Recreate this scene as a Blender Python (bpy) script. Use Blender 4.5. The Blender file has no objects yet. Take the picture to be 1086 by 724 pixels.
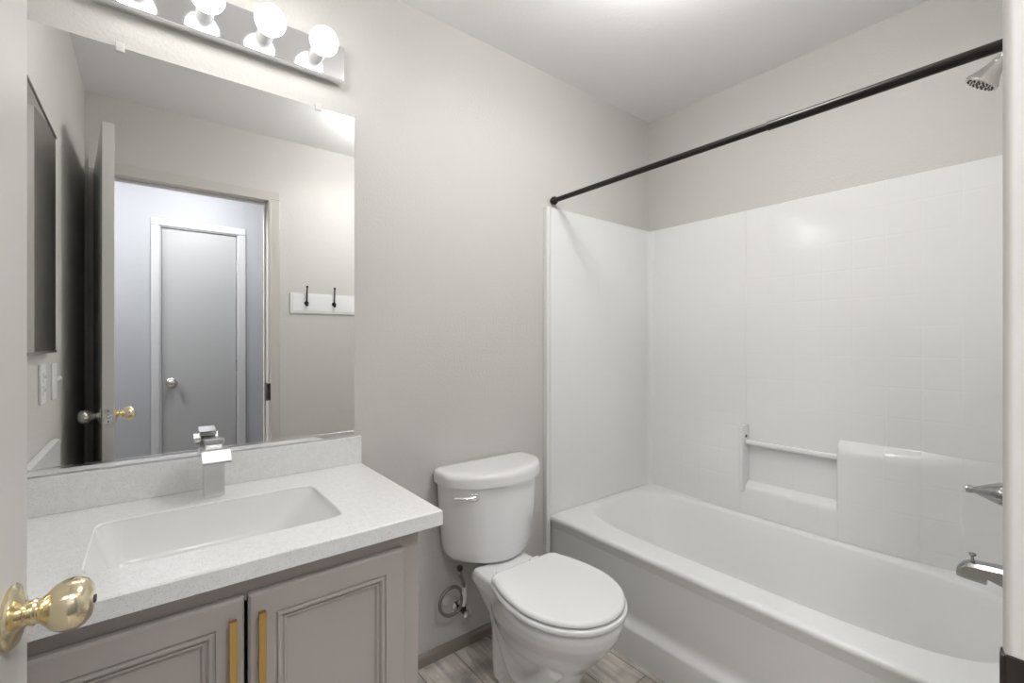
import bpy, bmesh, math
from math import pi, sin, cos, radians, sqrt
from mathutils import Vector, Matrix

SC = bpy.context.scene
COL = SC.collection

# ------------------------------------------------------------------ camera, world, lights, exposure
cam = bpy.data.objects.new('camera', bpy.data.cameras.new('camera'))
COL.objects.link(cam)
SC.camera = cam
cam.data.sensor_width = 36.0
cam.data.lens = 36.0 * 484.57 / 1086.0
cam.data.clip_start = 0.005
cam.data.shift_y = -0.0009
cam.location = (-2.2056, -1.5481, 1.2129)
cam.rotation_euler = (radians(90), 0, radians(51.70 - 90))

world = bpy.data.worlds.new('world')
SC.world = world
world.use_nodes = True
world.node_tree.nodes['Background'].inputs[0].default_value = (0.8, 0.85, 1.0, 1)
world.node_tree.nodes['Background'].inputs[1].default_value = 0.3

SC.view_settings.view_transform = 'Standard'
SC.view_settings.look = 'None'
SC.view_settings.gamma = 1.0
SC.view_settings.use_curve_mapping = False
SC.view_settings.exposure = 0.22

BULB_STRENGTH = 9.5          # globes over the mirror
HALL_FILL_STRENGTH = (78.0, 110.0)   # added hall fill domes, unseen: outside the doorway, at the left end
ROOM_FILL_STRENGTH = 30.0          # unseen fill drum added on the bathroom ceiling, above the frame
ROOM_FILL_COLOR = (1.0, 0.99, 0.98)
HALL_FILL_COLOR = (0.97, 0.98, 1.0)
BULB_COLOR = (1.0, 0.98, 0.95)

# ------------------------------------------------------------------ materials
def new_mat(name):
    m = bpy.data.materials.new(name)
    m.use_nodes = True
    return m, m.node_tree.nodes, m.node_tree.links, m.node_tree.nodes['Principled BSDF']

def principled(name, col, rough=0.5, metal=0.0, coat=0.0, spec=0.5):
    m, N, L, b = new_mat(name)
    b.inputs['Base Color'].default_value = (*col, 1)
    b.inputs['Roughness'].default_value = rough
    b.inputs['Metallic'].default_value = metal
    b.inputs['Coat Weight'].default_value = coat
    b.inputs['Specular IOR Level'].default_value = spec
    return m

def add_bump(m, scale=150.0, strength=0.15, dist=0.002, detail=3.0):
    N, L = m.node_tree.nodes, m.node_tree.links
    b = N['Principled BSDF']
    g = N.new('ShaderNodeNewGeometry')
    n = N.new('ShaderNodeTexNoise')
    n.inputs['Scale'].default_value = scale
    n.inputs['Detail'].default_value = detail
    L.new(g.outputs['Position'], n.inputs['Vector'])
    bp = N.new('ShaderNodeBump')
    bp.inputs['Strength'].default_value = strength
    bp.inputs['Distance'].default_value = dist
    L.new(n.outputs['Fac'], bp.inputs['Height'])
    L.new(bp.outputs['Normal'], b.inputs['Normal'])
    return m

def emission(name, col, strength):
    m, N, L, b = new_mat(name)
    b.inputs['Base Color'].default_value = (0.9, 0.9, 0.9, 1)
    b.inputs['Emission Color'].default_value = (*col, 1)
    b.inputs['Emission Strength'].default_value = strength
    return m

def tile_mat(name, axis, strength=0.5):
    """Glossy white moulded acrylic with a faint square tile relief that fades out in places."""
    m = principled(name, (0.87, 0.87, 0.865), 0.09, coat=0.0)
    N, L = m.node_tree.nodes, m.node_tree.links
    b = N['Principled BSDF']
    g = N.new('ShaderNodeNewGeometry')
    s = N.new('ShaderNodeSeparateXYZ')
    L.new(g.outputs['Position'], s.inputs[0])
    def groove(sock, size, off):
        a = N.new('ShaderNodeMath'); a.operation = 'ADD'; a.inputs[1].default_value = off
        L.new(sock, a.inputs[0])
        p = N.new('ShaderNodeMath'); p.operation = 'PINGPONG'; p.inputs[1].default_value = size / 2
        L.new(a.outputs[0], p.inputs[0])
        r = N.new('ShaderNodeMapRange'); r.interpolation_type = 'SMOOTHSTEP'
        r.inputs['From Min'].default_value = 0.0
        r.inputs['From Max'].default_value = 0.0055
        L.new(p.outputs[0], r.inputs['Value'])
        return r.outputs['Result']
    h1 = groove(s.outputs[axis], 0.1045, 0.0205 + 10 * 0.1045)
    h2 = groove(s.outputs[2], 0.1145, -0.0065 + 10 * 0.1145)
    hz = N.new('ShaderNodeMapRange'); hz.inputs['To Min'].default_value = 0.5
    L.new(h2, hz.inputs['Value']); h2 = hz.outputs['Result']
    mn = N.new('ShaderNodeMath'); mn.operation = 'MINIMUM'
    L.new(h1, mn.inputs[0]); L.new(h2, mn.inputs[1])
    # wavy orange-peel of the gel coat
    n = N.new('ShaderNodeTexNoise'); n.inputs['Scale'].default_value = 160; n.inputs['Detail'].default_value = 2
    L.new(g.outputs['Position'], n.inputs['Vector'])
    nm = N.new('ShaderNodeMath'); nm.operation = 'MULTIPLY'; nm.inputs[1].default_value = 0.22
    L.new(n.outputs['Fac'], nm.inputs[0])
    f = N.new('ShaderNodeTexNoise'); f.inputs['Scale'].default_value = 3.0
    L.new(g.outputs['Position'], f.inputs['Vector'])
    fr = N.new('ShaderNodeMapRange')
    fr.inputs['From Min'].default_value = 0.40; fr.inputs['From Max'].default_value = 0.60
    fr.inputs['To Min'].default_value = 0.15; fr.inputs['To Max'].default_value = 1.0
    L.new(f.outputs['Fac'], fr.inputs['Value'])
    mu = N.new('ShaderNodeMath'); mu.operation = 'MULTIPLY'
    L.new(mn.outputs[0], mu.inputs[0]); L.new(fr.outputs['Result'], mu.inputs[1])
    ad = N.new('ShaderNodeMath'); ad.operation = 'ADD'
    L.new(mu.outputs[0], ad.inputs[0]); L.new(nm.outputs[0], ad.inputs[1])
    bp = N.new('ShaderNodeBump'); bp.inputs['Strength'].default_value = strength; bp.inputs['Distance'].default_value = 0.0016
    L.new(ad.outputs[0], bp.inputs['Height'])
    L.new(bp.outputs['Normal'], b.inputs['Normal'])
    return m

def plank_mat():
    m, N, L, b = new_mat('wood_look_plank')
    g = N.new('ShaderNodeNewGeometry')
    mp = N.new('ShaderNodeMapping'); mp.inputs['Rotation'].default_value = (0, 0, pi / 2)
    L.new(g.outputs['Position'], mp.inputs['Vector'])
    br = N.new('ShaderNodeTexBrick')
    br.inputs['Scale'].default_value = 1.0
    br.inputs['Brick Width'].default_value = 1.1
    br.inputs['Row Height'].default_value = 0.16
    br.inputs['Mortar Size'].default_value = 0.0016
    br.inputs['Color1'].default_value = (0.54, 0.49, 0.435, 1)
    br.inputs['Color2'].default_value = (0.66, 0.615, 0.555, 1)
    br.inputs['Mortar'].default_value = (0.13, 0.11, 0.09, 1)
    L.new(mp.outputs[0], br.inputs['Vector'])
    gm = N.new('ShaderNodeMapping'); gm.inputs['Scale'].default_value = (26, 3.0, 3.0)
    L.new(g.outputs['Position'], gm.inputs['Vector'])
    gn = N.new('ShaderNodeTexNoise'); gn.inputs['Scale'].default_value = 1.6; gn.inputs['Detail'].default_value = 7
    gn.inputs['Distortion'].default_value = 1.2
    L.new(gm.outputs[0], gn.inputs['Vector'])
    kn = N.new('ShaderNodeTexNoise'); kn.inputs['Scale'].default_value = 9; kn.inputs['Detail'].default_value = 4
    L.new(g.outputs['Position'], kn.inputs['Vector'])
    ra = N.new('ShaderNodeMapRange')
    ra.inputs['From Min'].default_value = 0.3; ra.inputs['From Max'].default_value = 0.7
    ra.inputs['To Min'].default_value = 0.62; ra.inputs['To Max'].default_value = 1.15
    L.new(gn.outputs['Fac'], ra.inputs['Value'])
    rk = N.new('ShaderNodeMapRange')
    rk.inputs['From Min'].default_value = 0.35; rk.inputs['From Max'].default_value = 0.6
    rk.inputs['To Min'].default_value = 0.6; rk.inputs['To Max'].default_value = 1.1
    L.new(kn.outputs['Fac'], rk.inputs['Value'])
    mm = N.new('ShaderNodeMath'); mm.operation = 'MULTIPLY'
    L.new(ra.outputs['Result'], mm.inputs[0]); L.new(rk.outputs['Result'], mm.inputs[1])
    mx = N.new('ShaderNodeVectorMath'); mx.operation = 'SCALE'
    L.new(br.outputs['Color'], mx.inputs[0]); L.new(mm.outputs[0], mx.inputs['Scale'])
    L.new(mx.outputs[0], b.inputs['Base Color'])
    b.inputs['Roughness'].default_value = 0.42
    return m

def quartz_mat():
    m = principled('speckled_white_quartz', (0.8, 0.8, 0.78), 0.18)
    N, L = m.node_tree.nodes, m.node_tree.links
    b = N['Principled BSDF']
    g = N.new('ShaderNodeNewGeometry')
    def specks(scale, lo, hi):
        v = N.new('ShaderNodeTexVoronoi'); v.inputs['Scale'].default_value = scale
        L.new(g.outputs['Position'], v.inputs['Vector'])
        # a random cell value keeps only some of the cells as chips
        sx = N.new('ShaderNodeSeparateColor'); L.new(v.outputs['Color'], sx.inputs[0])
        gt = N.new('ShaderNodeMath'); gt.operation = 'GREATER_THAN'; gt.inputs[1].default_value = hi
        L.new(sx.outputs[0], gt.inputs[0])
        lt = N.new('ShaderNodeMath'); lt.operation = 'LESS_THAN'; lt.inputs[1].default_value = lo
        L.new(v.outputs['Distance'], lt.inputs[0])
        mu = N.new('ShaderNodeMath'); mu.operation = 'MULTIPLY'
        L.new(gt.outputs[0], mu.inputs[0]); L.new(lt.outputs[0], mu.inputs[1])
        return mu.outputs[0]
    n = N.new('ShaderNodeTexNoise'); n.inputs['Scale'].default_value = 60; n.inputs['Detail'].default_value = 6
    L.new(g.outputs['Position'], n.inputs['Vector'])
    base = N.new('ShaderNodeMix'); base.data_type = 'RGBA'
    base.inputs[6].default_value = (0.835, 0.832, 0.82, 1); base.inputs[7].default_value = (0.87, 0.87, 0.865, 1)
    rr = N.new('ShaderNodeMapRange'); rr.inputs['From Min'].default_value = 0.38; rr.inputs['From Max'].default_value = 0.62
    L.new(n.outputs['Fac'], rr.inputs['Value']); L.new(rr.outputs['Result'], base.inputs[0])
    m1 = N.new('ShaderNodeMix'); m1.data_type = 'RGBA'
    m1.inputs[7].default_value = (0.46, 0.44, 0.41, 1)
    L.new(base.outputs[2], m1.inputs[6]); L.new(specks(620, 0.34, 0.93), m1.inputs[0])
    m2 = N.new('ShaderNodeMix'); m2.data_type = 'RGBA'
    m2.inputs[7].default_value = (0.66, 0.65, 0.63, 1)
    L.new(m1.outputs[2], m2.inputs[6]); L.new(specks(420, 0.40, 0.86), m2.inputs[0])
    L.new(m2.outputs[2], b.inputs['Base Color'])
    return m

M = {}
M['wall'] = add_bump(principled('greige_wall_paint', (0.625, 0.610, 0.585), 0.55), 110, 0.6, 0.0026, 2.0)
M['ceiling'] = add_bump(principled('ceiling_paint', (0.84, 0.835, 0.825), 0.8), 90, 0.4, 0.003, 3.0)
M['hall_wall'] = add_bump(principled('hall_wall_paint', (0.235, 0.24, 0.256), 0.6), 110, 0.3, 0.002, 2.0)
M['trim'] = principled('greige_trim_paint', (0.58, 0.555, 0.52), 0.35)
M['door'] = principled('greige_door_paint', (0.58, 0.565, 0.54), 0.35)
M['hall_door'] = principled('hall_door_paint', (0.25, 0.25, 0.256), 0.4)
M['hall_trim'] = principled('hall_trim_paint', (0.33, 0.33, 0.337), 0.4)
M['base'] = principled('taupe_baseboard_paint', (0.27, 0.235, 0.20), 0.4)
M['floor'] = plank_mat()
M['quartz'] = quartz_mat()
M['basin'] = principled('white_sink', (0.84, 0.84, 0.83), 0.12)
M['cabinet'] = add_bump(principled('taupe_cabinet_paint', (0.46, 0.42, 0.395), 0.38), 400, 0.08, 0.001)
M['gap'] = principled('dark_gap', (0.05, 0.045, 0.04), 0.8)
M['brass'] = principled('brushed_brass', (0.60, 0.40, 0.14), 0.32, 1.0)
M['knob'] = principled('antique_satin_brass', (0.82, 0.72, 0.50), 0.16, 1.0)
M['nickel'] = principled('satin_nickel', (0.62, 0.61, 0.59), 0.2, 1.0)
M['chrome'] = principled('chrome', (0.86, 0.86, 0.87), 0.06, 1.0)
M['dark_reflection_chrome'] = principled('dark_reflection_chrome', (0.42, 0.42, 0.42), 0.10, 1.0)  # chrome with the dark doorway's reflection put into its base colour
M['bar_chrome'] = principled('polished_bar_chrome', (0.86, 0.86, 0.875), 0.09, 1.0)
M['faucet'] = principled('brushed_faucet_steel', (0.72, 0.72, 0.72), 0.18, 1.0)
M['mirror'] = principled('mirror_glass', (0.93, 0.935, 0.93), 0.0, 1.0)
M['porcelain'] = principled('white_porcelain', (0.87, 0.87, 0.87), 0.10, coat=0.4)
M['seat'] = principled('white_seat_plastic', (0.86, 0.86, 0.86), 0.22)
M['tub'] = principled('white_tub_enamel', (0.87, 0.87, 0.865), 0.34)
M['tile_x'] = tile_mat('tile_relief_acrylic_across', 0, 0.22)
M['tile_y'] = tile_mat('tile_relief_acrylic_along', 1)
M['acrylic'] = principled('white_acrylic', (0.87, 0.87, 0.865), 0.18, coat=0.3)
M['strip'] = principled('white_trim_strip', (0.83, 0.83, 0.81), 0.3)
M['bronze'] = principled('oil_rubbed_bronze', (0.022, 0.019, 0.017), 0.3, 0.6)
M['black'] = principled('black_hook_metal', (0.015, 0.015, 0.016), 0.3, 0.5)
M['white_plastic'] = principled('white_plastic', (0.85, 0.85, 0.83), 0.35)
M['white_paint'] = principled('white_board_paint', (0.84, 0.84, 0.84), 0.4)
M['hose'] = add_bump(principled('grey_braided_hose', (0.27, 0.26, 0.245), 0.35, 0.7), 700, 0.4, 0.001)
M['tag'] = principled('white_hose_tag', (0.85, 0.84, 0.80), 0.5)
M['frosted'] = principled('frosted_plastic', (0.72, 0.72, 0.70), 0.25)
M['strike'] = principled('dark_bronze_strike', (0.06, 0.052, 0.045), 0.35, 0.8)
M['bulb'] = emission('lit_globe', BULB_COLOR, BULB_STRENGTH)
M['dome'] = emission('hall_fill_dome', HALL_FILL_COLOR, HALL_FILL_STRENGTH[0])
M['end_fill_dome'] = emission('hall_end_fill_dome', HALL_FILL_COLOR, HALL_FILL_STRENGTH[1])
M['room_fill'] = emission('room_fill_drum', ROOM_FILL_COLOR, ROOM_FILL_STRENGTH)
M['socket'] = principled('white_socket', (0.62, 0.62, 0.62), 0.3, 0.2)

# ------------------------------------------------------------------ mesh helpers (all shapes given in world coordinates)
def box(bm, x0, x1, y0, y1, z0, z1, bev=0.0, seg=2, mat=None):
    r = bmesh.ops.create_cube(bm, size=1.0)
    vs = r['verts']
    for v in vs:
        v.co = Vector(((x0 + x1) / 2 + v.co.x * (x1 - x0), (y0 + y1) / 2 + v.co.y * (y1 - y0), (z0 + z1) / 2 + v.co.z * (z1 - z0)))
    if bev > 0:
        es = list({e for v in vs for e in v.link_edges})
        rb = bmesh.ops.bevel(bm, geom=es, offset=bev, segments=seg, affect='EDGES', profile=0.5)
        vs = list({v for v in rb['verts']} | {v for v in vs if v.is_valid})
    if mat is not None:
        for v in vs:
            if v.is_valid: v.co = mat @ v.co
    return bm

def loft(bm, rings, cap0=True, cap1=True, closed=True):
    vr = [[bm.verts.new(p) for p in ring] for ring in rings]
    n = len(vr[0])
    for a, b in zip(vr[:-1], vr[1:]):
        for i in range(n if closed else n - 1):
            j = (i + 1) % n
            bm.faces.new((a[i], a[j], b[j], b[i]))
    if cap0: bm.faces.new(list(reversed(vr[0])))
    if cap1: bm.faces.new(vr[-1])
    return vr

def frame(axis):
    a = Vector(axis).normalized()
    u = a.cross(Vector((0, 0, 1)))
    if u.length < 1e-4: u = a.cross(Vector((1, 0, 0)))
    u.normalize()
    return a, u, a.cross(u)

def lathe(bm, prof, org, axis=(0, 0, 1), n=32):
    a, u, w = frame(axis)
    o = Vector(org)
    rings = []
    for r, h in prof:
        r = max(r, 1e-5)
        rings.append([o + a * h + (u * cos(2 * pi * k / n) + w * sin(2 * pi * k / n)) * r for k in range(n)])
    loft(bm, rings)
    return bm

def tube(bm, pts, rad, n=14):
    pts = [Vector(p) for p in pts]
    rad = rad if isinstance(rad, (list, tuple)) else [rad] * len(pts)
    t0 = (pts[1] - pts[0]).normalized()
    _, u, _ = frame(t0)
    rings = []
    for i, p in enumerate(pts):
        t = (pts[min(i + 1, len(pts) - 1)] - pts[max(i - 1, 0)]).normalized()
        u = (u - t * u.dot(t)).normalized()
        w = t.cross(u)
        rings.append([p + (u * cos(2 * pi * k / n) + w * sin(2 * pi * k / n)) * rad[i] for k in range(n)])
    loft(bm, rings)
    return bm

def spline(pts, per=8):
    P = [Vector(p) for p in pts]
    out = []
    for i in range(len(P) - 1):
        a, b, c, d = P[max(i - 1, 0)], P[i], P[i + 1], P[min(i + 2, len(P) - 1)]
        for k in range(per):
            t = k / per
            out.append(0.5 * ((2 * b) + (c - a) * t + (2 * a - 5 * b + 4 * c - d) * t * t + (3 * b - a - 3 * c + d) * t ** 3))
    out.append(P[-1])
    return out

def ball(bm, c, r, n=24, sc=(1, 1, 1)):
    ret = bmesh.ops.create_uvsphere(bm, u_segments=n, v_segments=n // 2, radius=1.0)
    for v in ret['verts']:
        v.co = Vector((c[0] + v.co.x * r * sc[0], c[1] + v.co.y * r * sc[1], c[2] + v.co.z * r * sc[2]))
    return bm

def extrude_y(bm, prof, y0, y1):
    """closed profile of (x, z) points swept along y"""
    loft(bm, [[(x, y0, z) for x, z in prof], [(x, y1, z) for x, z in prof]])
    return bm

WORLD = {}
def obj(name, bm, mat, parent=None, smooth=True, angle=38, keep_origin=False):
    bmesh.ops.recalc_face_normals(bm, faces=bm.faces[:])
    me = bpy.data.meshes.new(name)
    if parent is not None:
        bm.transform(WORLD[parent.name].inverted())
        bm.to_mesh(me)
        o = bpy.data.objects.new(name, me)
        o.parent = parent
        COL.objects.link(o)
        WORLD[o.name] = WORLD[parent.name]
    else:
        xs = [v.co for v in bm.verts]
        c = Vector(((min(v.x for v in xs) + max(v.x for v in xs)) / 2, (min(v.y for v in xs) + max(v.y for v in xs)) / 2, min(v.z for v in xs)))
        if keep_origin: c = Vector((0, 0, 0))
        bm.transform(Matrix.Translation(-c))
        bm.to_mesh(me)
        o = bpy.data.objects.new(name, me)
        o.location = c
        COL.objects.link(o)
        WORLD[o.name] = Matrix.Translation(c)
    bm.free()
    me.materials.append(mat)
    if smooth:
        me.polygons.foreach_set('use_smooth', [True] * len(me.polygons))
        me.set_sharp_from_angle(angle=radians(angle))
        w = o.modifiers.new('weighted_normals', 'WEIGHTED_NORMAL')
        w.keep_sharp = True
    return o

def tag(o, label, cat, group=None, kind=None):
    o['label'] = label
    o['category'] = cat
    if group: o['group'] = group
    if kind: o['kind'] = kind
    return o

def thing(name, label, cat, loc=(0, 0, 0), group=None, mat=None):
    o = bpy.data.objects.new(name, None)
    o.empty_display_size = 0.05
    COL.objects.link(o)
    m = mat if mat is not None else Matrix.Translation(loc)
    o.matrix_world = m
    WORLD[o.name] = m.copy()
    return tag(o, label, cat, group)

def B(): return bmesh.new()

# ------------------------------------------------------------------ the setting
H = 2.44
XL = -2.462            # left wall
YF = -1.524            # front wall (with the doorway), inner face
YFO = -1.640           # its hall side
XD0, XD1 = -2.395, -1.659   # doorway
ZD = 2.050
YH = -2.62             # hall far wall
HX0, HX1 = -3.3, -0.7

bm = B(); box(bm, HX0 - 0.1, 0.1, YH - 0.1, 0.1, -0.1, 0.0)
tag(obj('floor', bm, M['floor'], smooth=False), 'grey brown wood-look plank floor under toilet and vanity', 'floor', kind='structure')
bm = B(); box(bm, HX0 - 0.1, 0.1, YH - 0.1, 0.1, H, H + 0.1)
tag(obj('ceiling', bm, M['ceiling'], smooth=False), 'plain off-white painted ceiling above bath and vanity', 'ceiling', kind='structure')
bm = B(); box(bm, XL - 0.1, 0.1, 0.0, 0.1, 0, H)
tag(obj('wall_back', bm, M['wall'], smooth=False), 'greige textured wall behind the mirror and toilet', 'wall', kind='structure')
bm = B(); box(bm, 0.0, 0.1, YFO, 0.0, 0, H)
tag(obj('wall_right', bm, M['wall'], smooth=False), 'greige wall along the long side of bathtub', 'wall', kind='structure')
bm = B(); box(bm, XL - 0.1, XL, YFO, 0.0, 0, H)
tag(obj('wall_left', bm, M['wall'], smooth=False), 'greige side wall carrying the mirrored medicine cabinet', 'wall', kind='structure')
bm = B()
box(bm, HX0, XD0 - 0.02, YFO, YF, 0, H); box(bm, XD1 + 0.02, 0.0, YFO, YF, 0, H); box(bm, XD0 - 0.02, XD1 + 0.02, YFO, YF, ZD + 0.02, H)
tag(obj('wall_front', bm, M['wall'], smooth=False), 'greige wall with the doorway and coat hooks, seen in mirror', 'wall', kind='structure')
# hall shell beyond the doorway
HDX0, HDX1, HDZ = -2.146, -1.680, 2.030
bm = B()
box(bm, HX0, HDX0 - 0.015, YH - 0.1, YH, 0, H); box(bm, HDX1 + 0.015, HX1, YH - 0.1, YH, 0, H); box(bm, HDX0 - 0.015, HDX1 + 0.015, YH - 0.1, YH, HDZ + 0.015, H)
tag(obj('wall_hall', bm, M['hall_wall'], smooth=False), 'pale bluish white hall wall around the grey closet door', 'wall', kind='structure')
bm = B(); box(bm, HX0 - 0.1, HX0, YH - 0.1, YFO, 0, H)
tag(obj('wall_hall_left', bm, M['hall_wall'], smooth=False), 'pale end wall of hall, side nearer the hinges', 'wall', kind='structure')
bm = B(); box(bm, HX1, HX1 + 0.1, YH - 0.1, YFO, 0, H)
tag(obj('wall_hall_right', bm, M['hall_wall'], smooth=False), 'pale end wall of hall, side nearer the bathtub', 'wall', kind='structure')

# baseboard along the back wall between vanity and tub
bm = B()
prof = [(0.0, 0.0), (-0.014, 0.0), (-0.014, 0.032), (-0.011, 0.040), (-0.006, 0.043), (0.0, 0.043)]
loft(bm, [[(-1.690, y, z) for y, z in prof], [(-0.801, y, z) for y, z in prof]])
tag(obj('baseboard_back', bm, M['base'], smooth=False), 'low taupe baseboard behind the toilet', 'baseboard', kind='structure')
bm = B(); box(bm, XD1 + 0.07, -0.78, YF, YF + 0.014, 0, 0.043)
tag(obj('baseboard_front', bm, M['base'], smooth=False), 'low taupe baseboard under the coat hooks', 'baseboard', kind='structure')

# doorway jambs and casing
bm = B()
CY = -1.503
box(bm, XD0 - 0.02, XD0, YFO - 0.005, CY - 0.003, 0, ZD, 0.003)
box(bm, XD1, XD1 + 0.02, YFO - 0.005, CY - 0.000, 0, ZD, 0.007, 4)
box(bm, XD0 - 0.02, XD1 + 0.02, YFO - 0.005, CY - 0.003, ZD + 0.0003, ZD + 0.02, 0.002)
box(bm, XD1 - 0.010, XD1, -1.60, -1.566, 0, ZD, 0.002)      # stops
box(bm, XD0, XD0 + 0.010, -1.60, -1.566, 0, ZD, 0.002)
box(bm, XD0 + 0.010, XD1 - 0.010, -1.60, -1.566, ZD - 0.010, ZD, 0.002)
for (y0, y1) in ((YF, CY - 0.004), (YFO - 0.016, YFO)):
    box(bm, XD1 + 0.008, XD1 + 0.066, y0, y1, 0, ZD + 0.008, 0.004)
    box(bm, max(XD0 - 0.055, XL + 0.002), XD0 - 0.008, y0, y1, 0, ZD + 0.008, 0.004)
    box(bm, max(XD0 - 0.055, XL + 0.002), XD1 + 0.066, y0, y1, ZD + 0.0085, ZD + 0.058, 0.004)
t1 = tag(obj('trim_1', bm, M['trim']), 'greige casing and jamb around the bathroom doorway', 'door frame', kind='structure')
bm = B()
box(bm, XD1 - 0.0025, XD1 + 0.0005, -1.580, CY - 0.002, 0.852, 0.958, 0.001)
def lip_ring(y, g):
    x0, x1, z0, z1, r = XD1 + 0.0012 + g, XD1 + 0.0135 - g, 0.856 + g, 0.9585 - g, 0.006
    pts = []
    for cx, cz, a0 in ((x1 - r, z1 - r, 0), (x0 + r, z1 - r, 90), (x0 + r, z0 + r, 180), (x1 - r, z0 + r, 270)):
        for k in range(7):
            t = radians(a0 + 15 * k)
            pts.append((cx + r * cos(t), y, cz + r * sin(t)))
    return pts
loft(bm, [lip_ring(-1.5075, 0), lip_ring(-1.5022, 0), lip_ring(-1.5016, 0.0008)])
sp = obj('strike_plate', bm, M['strike'], t1)
sp['label'] = 'dark bronze strike plate on the jamb'

# ------------------------------------------------------------------ bathroom door (opened against the left wall)
DW, DT, DH = 0.7315, 0.036, 2.035
ang = math.atan2(-0.795 - (-1.522), -2.3165 - (-2.394))
DM = Matrix.Translation((-2.394, -1.522, 0.0)) @ Matrix.Rotation(ang, 4, 'Z')
# local: x along the width from the hinges, +y to the back (left wall) side, front face at y = 0
def dobj(name, bm, mat, parent):
    bm.transform(DM)
    return obj(name, bm, mat, parent)
door = thing('door_1', 'open greige slab door with satin brass knob, edge on at left', 'door', mat=DM)
door['kind'] = 'structure'
bm = B(); box(bm, 0.0, DW, 0.0, DT, 0.012, DH + 0.012, 0.002)
dobj('slab', bm, M['door'], door)
KX, KZ = DW - 0.052, 0.923
def knob_prof():
    return [(0.0, 0.0), (0.032, 0.0), (0.033, 0.003), (0.030, 0.006), (0.022, 0.009), (0.0145, 0.011), (0.0120, 0.014), (0.0128, 0.0165), (0.0138, 0.019), (0.0120, 0.0215),
            (0.0125, 0.024), (0.0165, 0.028), (0.0225, 0.034), (0.0262, 0.041), (0.0273, 0.048), (0.0262, 0.055), (0.0230, 0.0605), (0.0175, 0.0645), (0.0090, 0.0665), (0.0, 0.067)]
bm = B(); lathe(bm, knob_prof(), (KX, 0, KZ), (0, -1, 0), 40)
k = dobj('door_knob', bm, M['knob'], door); k['label'] = 'satin brass round knob on the room side'
bm = B()
lathe(bm, [(0.0, 0), (0.0045, 0), (0.0042, 0.0016), (0, 0.0018)], (KX, -0.0665, KZ), (0, -1, 0), 16)
dobj('lock_button', bm, M['gap'], k)
bm = B(); lathe(bm, knob_prof(), (KX, DT, KZ), (0, 1, 0), 40)
k = dobj('door_knob', bm, M['nickel'], door); k['label'] = 'silver round knob on the wall side'
bm = B(); box(bm, DW - 0.0008, DW + 0.0016, 0.006, DT - 0.006, KZ - 0.028, KZ + 0.028, 0.0006)
lp = dobj('latch_plate', bm, M['nickel'], door)
bm = B()
lathe(bm, [(0, 0), (0.0075, 0), (0.0075, 0.006), (0.005, 0.010), (0, 0.011)], (DW + 0.001, DT / 2, KZ), (1, 0, 0), 20)
dobj('latch_bolt', bm, M['nickel'], lp)
for dz in (-0.02, 0.02):
    bm = B(); lathe(bm, [(0, 0), (0.003, 0), (0.002, 0.001), (0, 0.001)], (DW + 0.0014, DT / 2, KZ + dz), (1, 0, 0), 12)
    dobj('screw', bm, M['gap'], lp)
for hz in (0.25, 1.05, 1.82):
    bm = B(); tube(bm, [(-0.004, -0.004, hz - 0.045), (-0.004, -0.004, hz + 0.045)], 0.006, 12)
    box(bm, -0.004, 0.0, -0.002, 0.03, hz - 0.044, hz + 0.044)
    dobj('hinge', bm, M['nickel'], door)

# hall closet door
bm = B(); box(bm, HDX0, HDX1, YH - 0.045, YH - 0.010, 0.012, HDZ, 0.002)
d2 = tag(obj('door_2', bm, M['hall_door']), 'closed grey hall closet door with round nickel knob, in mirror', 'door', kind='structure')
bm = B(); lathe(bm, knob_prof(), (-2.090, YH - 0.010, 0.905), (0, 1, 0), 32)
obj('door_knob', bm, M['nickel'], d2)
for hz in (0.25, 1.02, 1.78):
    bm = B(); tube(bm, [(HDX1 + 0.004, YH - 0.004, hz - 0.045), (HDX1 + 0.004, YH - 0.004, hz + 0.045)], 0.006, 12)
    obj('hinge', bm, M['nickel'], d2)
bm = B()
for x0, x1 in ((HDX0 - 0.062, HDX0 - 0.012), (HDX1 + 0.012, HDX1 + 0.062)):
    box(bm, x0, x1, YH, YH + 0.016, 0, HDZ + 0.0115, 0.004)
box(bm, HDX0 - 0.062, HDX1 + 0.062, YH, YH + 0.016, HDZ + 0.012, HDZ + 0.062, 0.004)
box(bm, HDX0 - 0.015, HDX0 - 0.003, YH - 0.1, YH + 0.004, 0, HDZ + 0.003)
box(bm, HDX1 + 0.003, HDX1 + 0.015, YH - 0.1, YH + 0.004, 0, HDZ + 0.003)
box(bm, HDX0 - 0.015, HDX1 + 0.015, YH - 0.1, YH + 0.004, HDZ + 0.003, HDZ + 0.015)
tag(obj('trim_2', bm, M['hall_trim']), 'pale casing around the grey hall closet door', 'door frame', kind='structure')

# unseen hall domes, added to throw fill light through the doorway
def fill_dome_light(x, y, label, mat):
    cl = thing('fill_ceiling_light', label, 'light', (x, y, H))
    bm = B(); lathe(bm, [(0, 0), (0.17, 0), (0.17, -0.018), (0, -0.018)], (x, y, H), (0, 0, 1), 40)
    obj('canopy', bm, M['white_plastic'], cl)
    bm = B(); lathe(bm, [(0.0, -0.018), (0.155, -0.018), (0.15, -0.04), (0.125, -0.07), (0.08, -0.088), (0, -0.095)], (x, y, H), (0, 0, 1), 40)
    obj('dome', bm, mat, cl)
fill_dome_light(-3.08, -1.97, 'added unseen fill dome at the left end of the hall ceiling', M['end_fill_dome'])
fill_dome_light(-1.92, -1.98, 'added unseen fill dome on the hall ceiling straight outside doorway', M['dome'])
LX, LY = -1.10, -0.87  # drum light added out of view to even out the room's light
cl = thing('fill_ceiling_light', 'added unseen fill drum hanging from the bathroom ceiling', 'light', (LX, LY, H))
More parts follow.
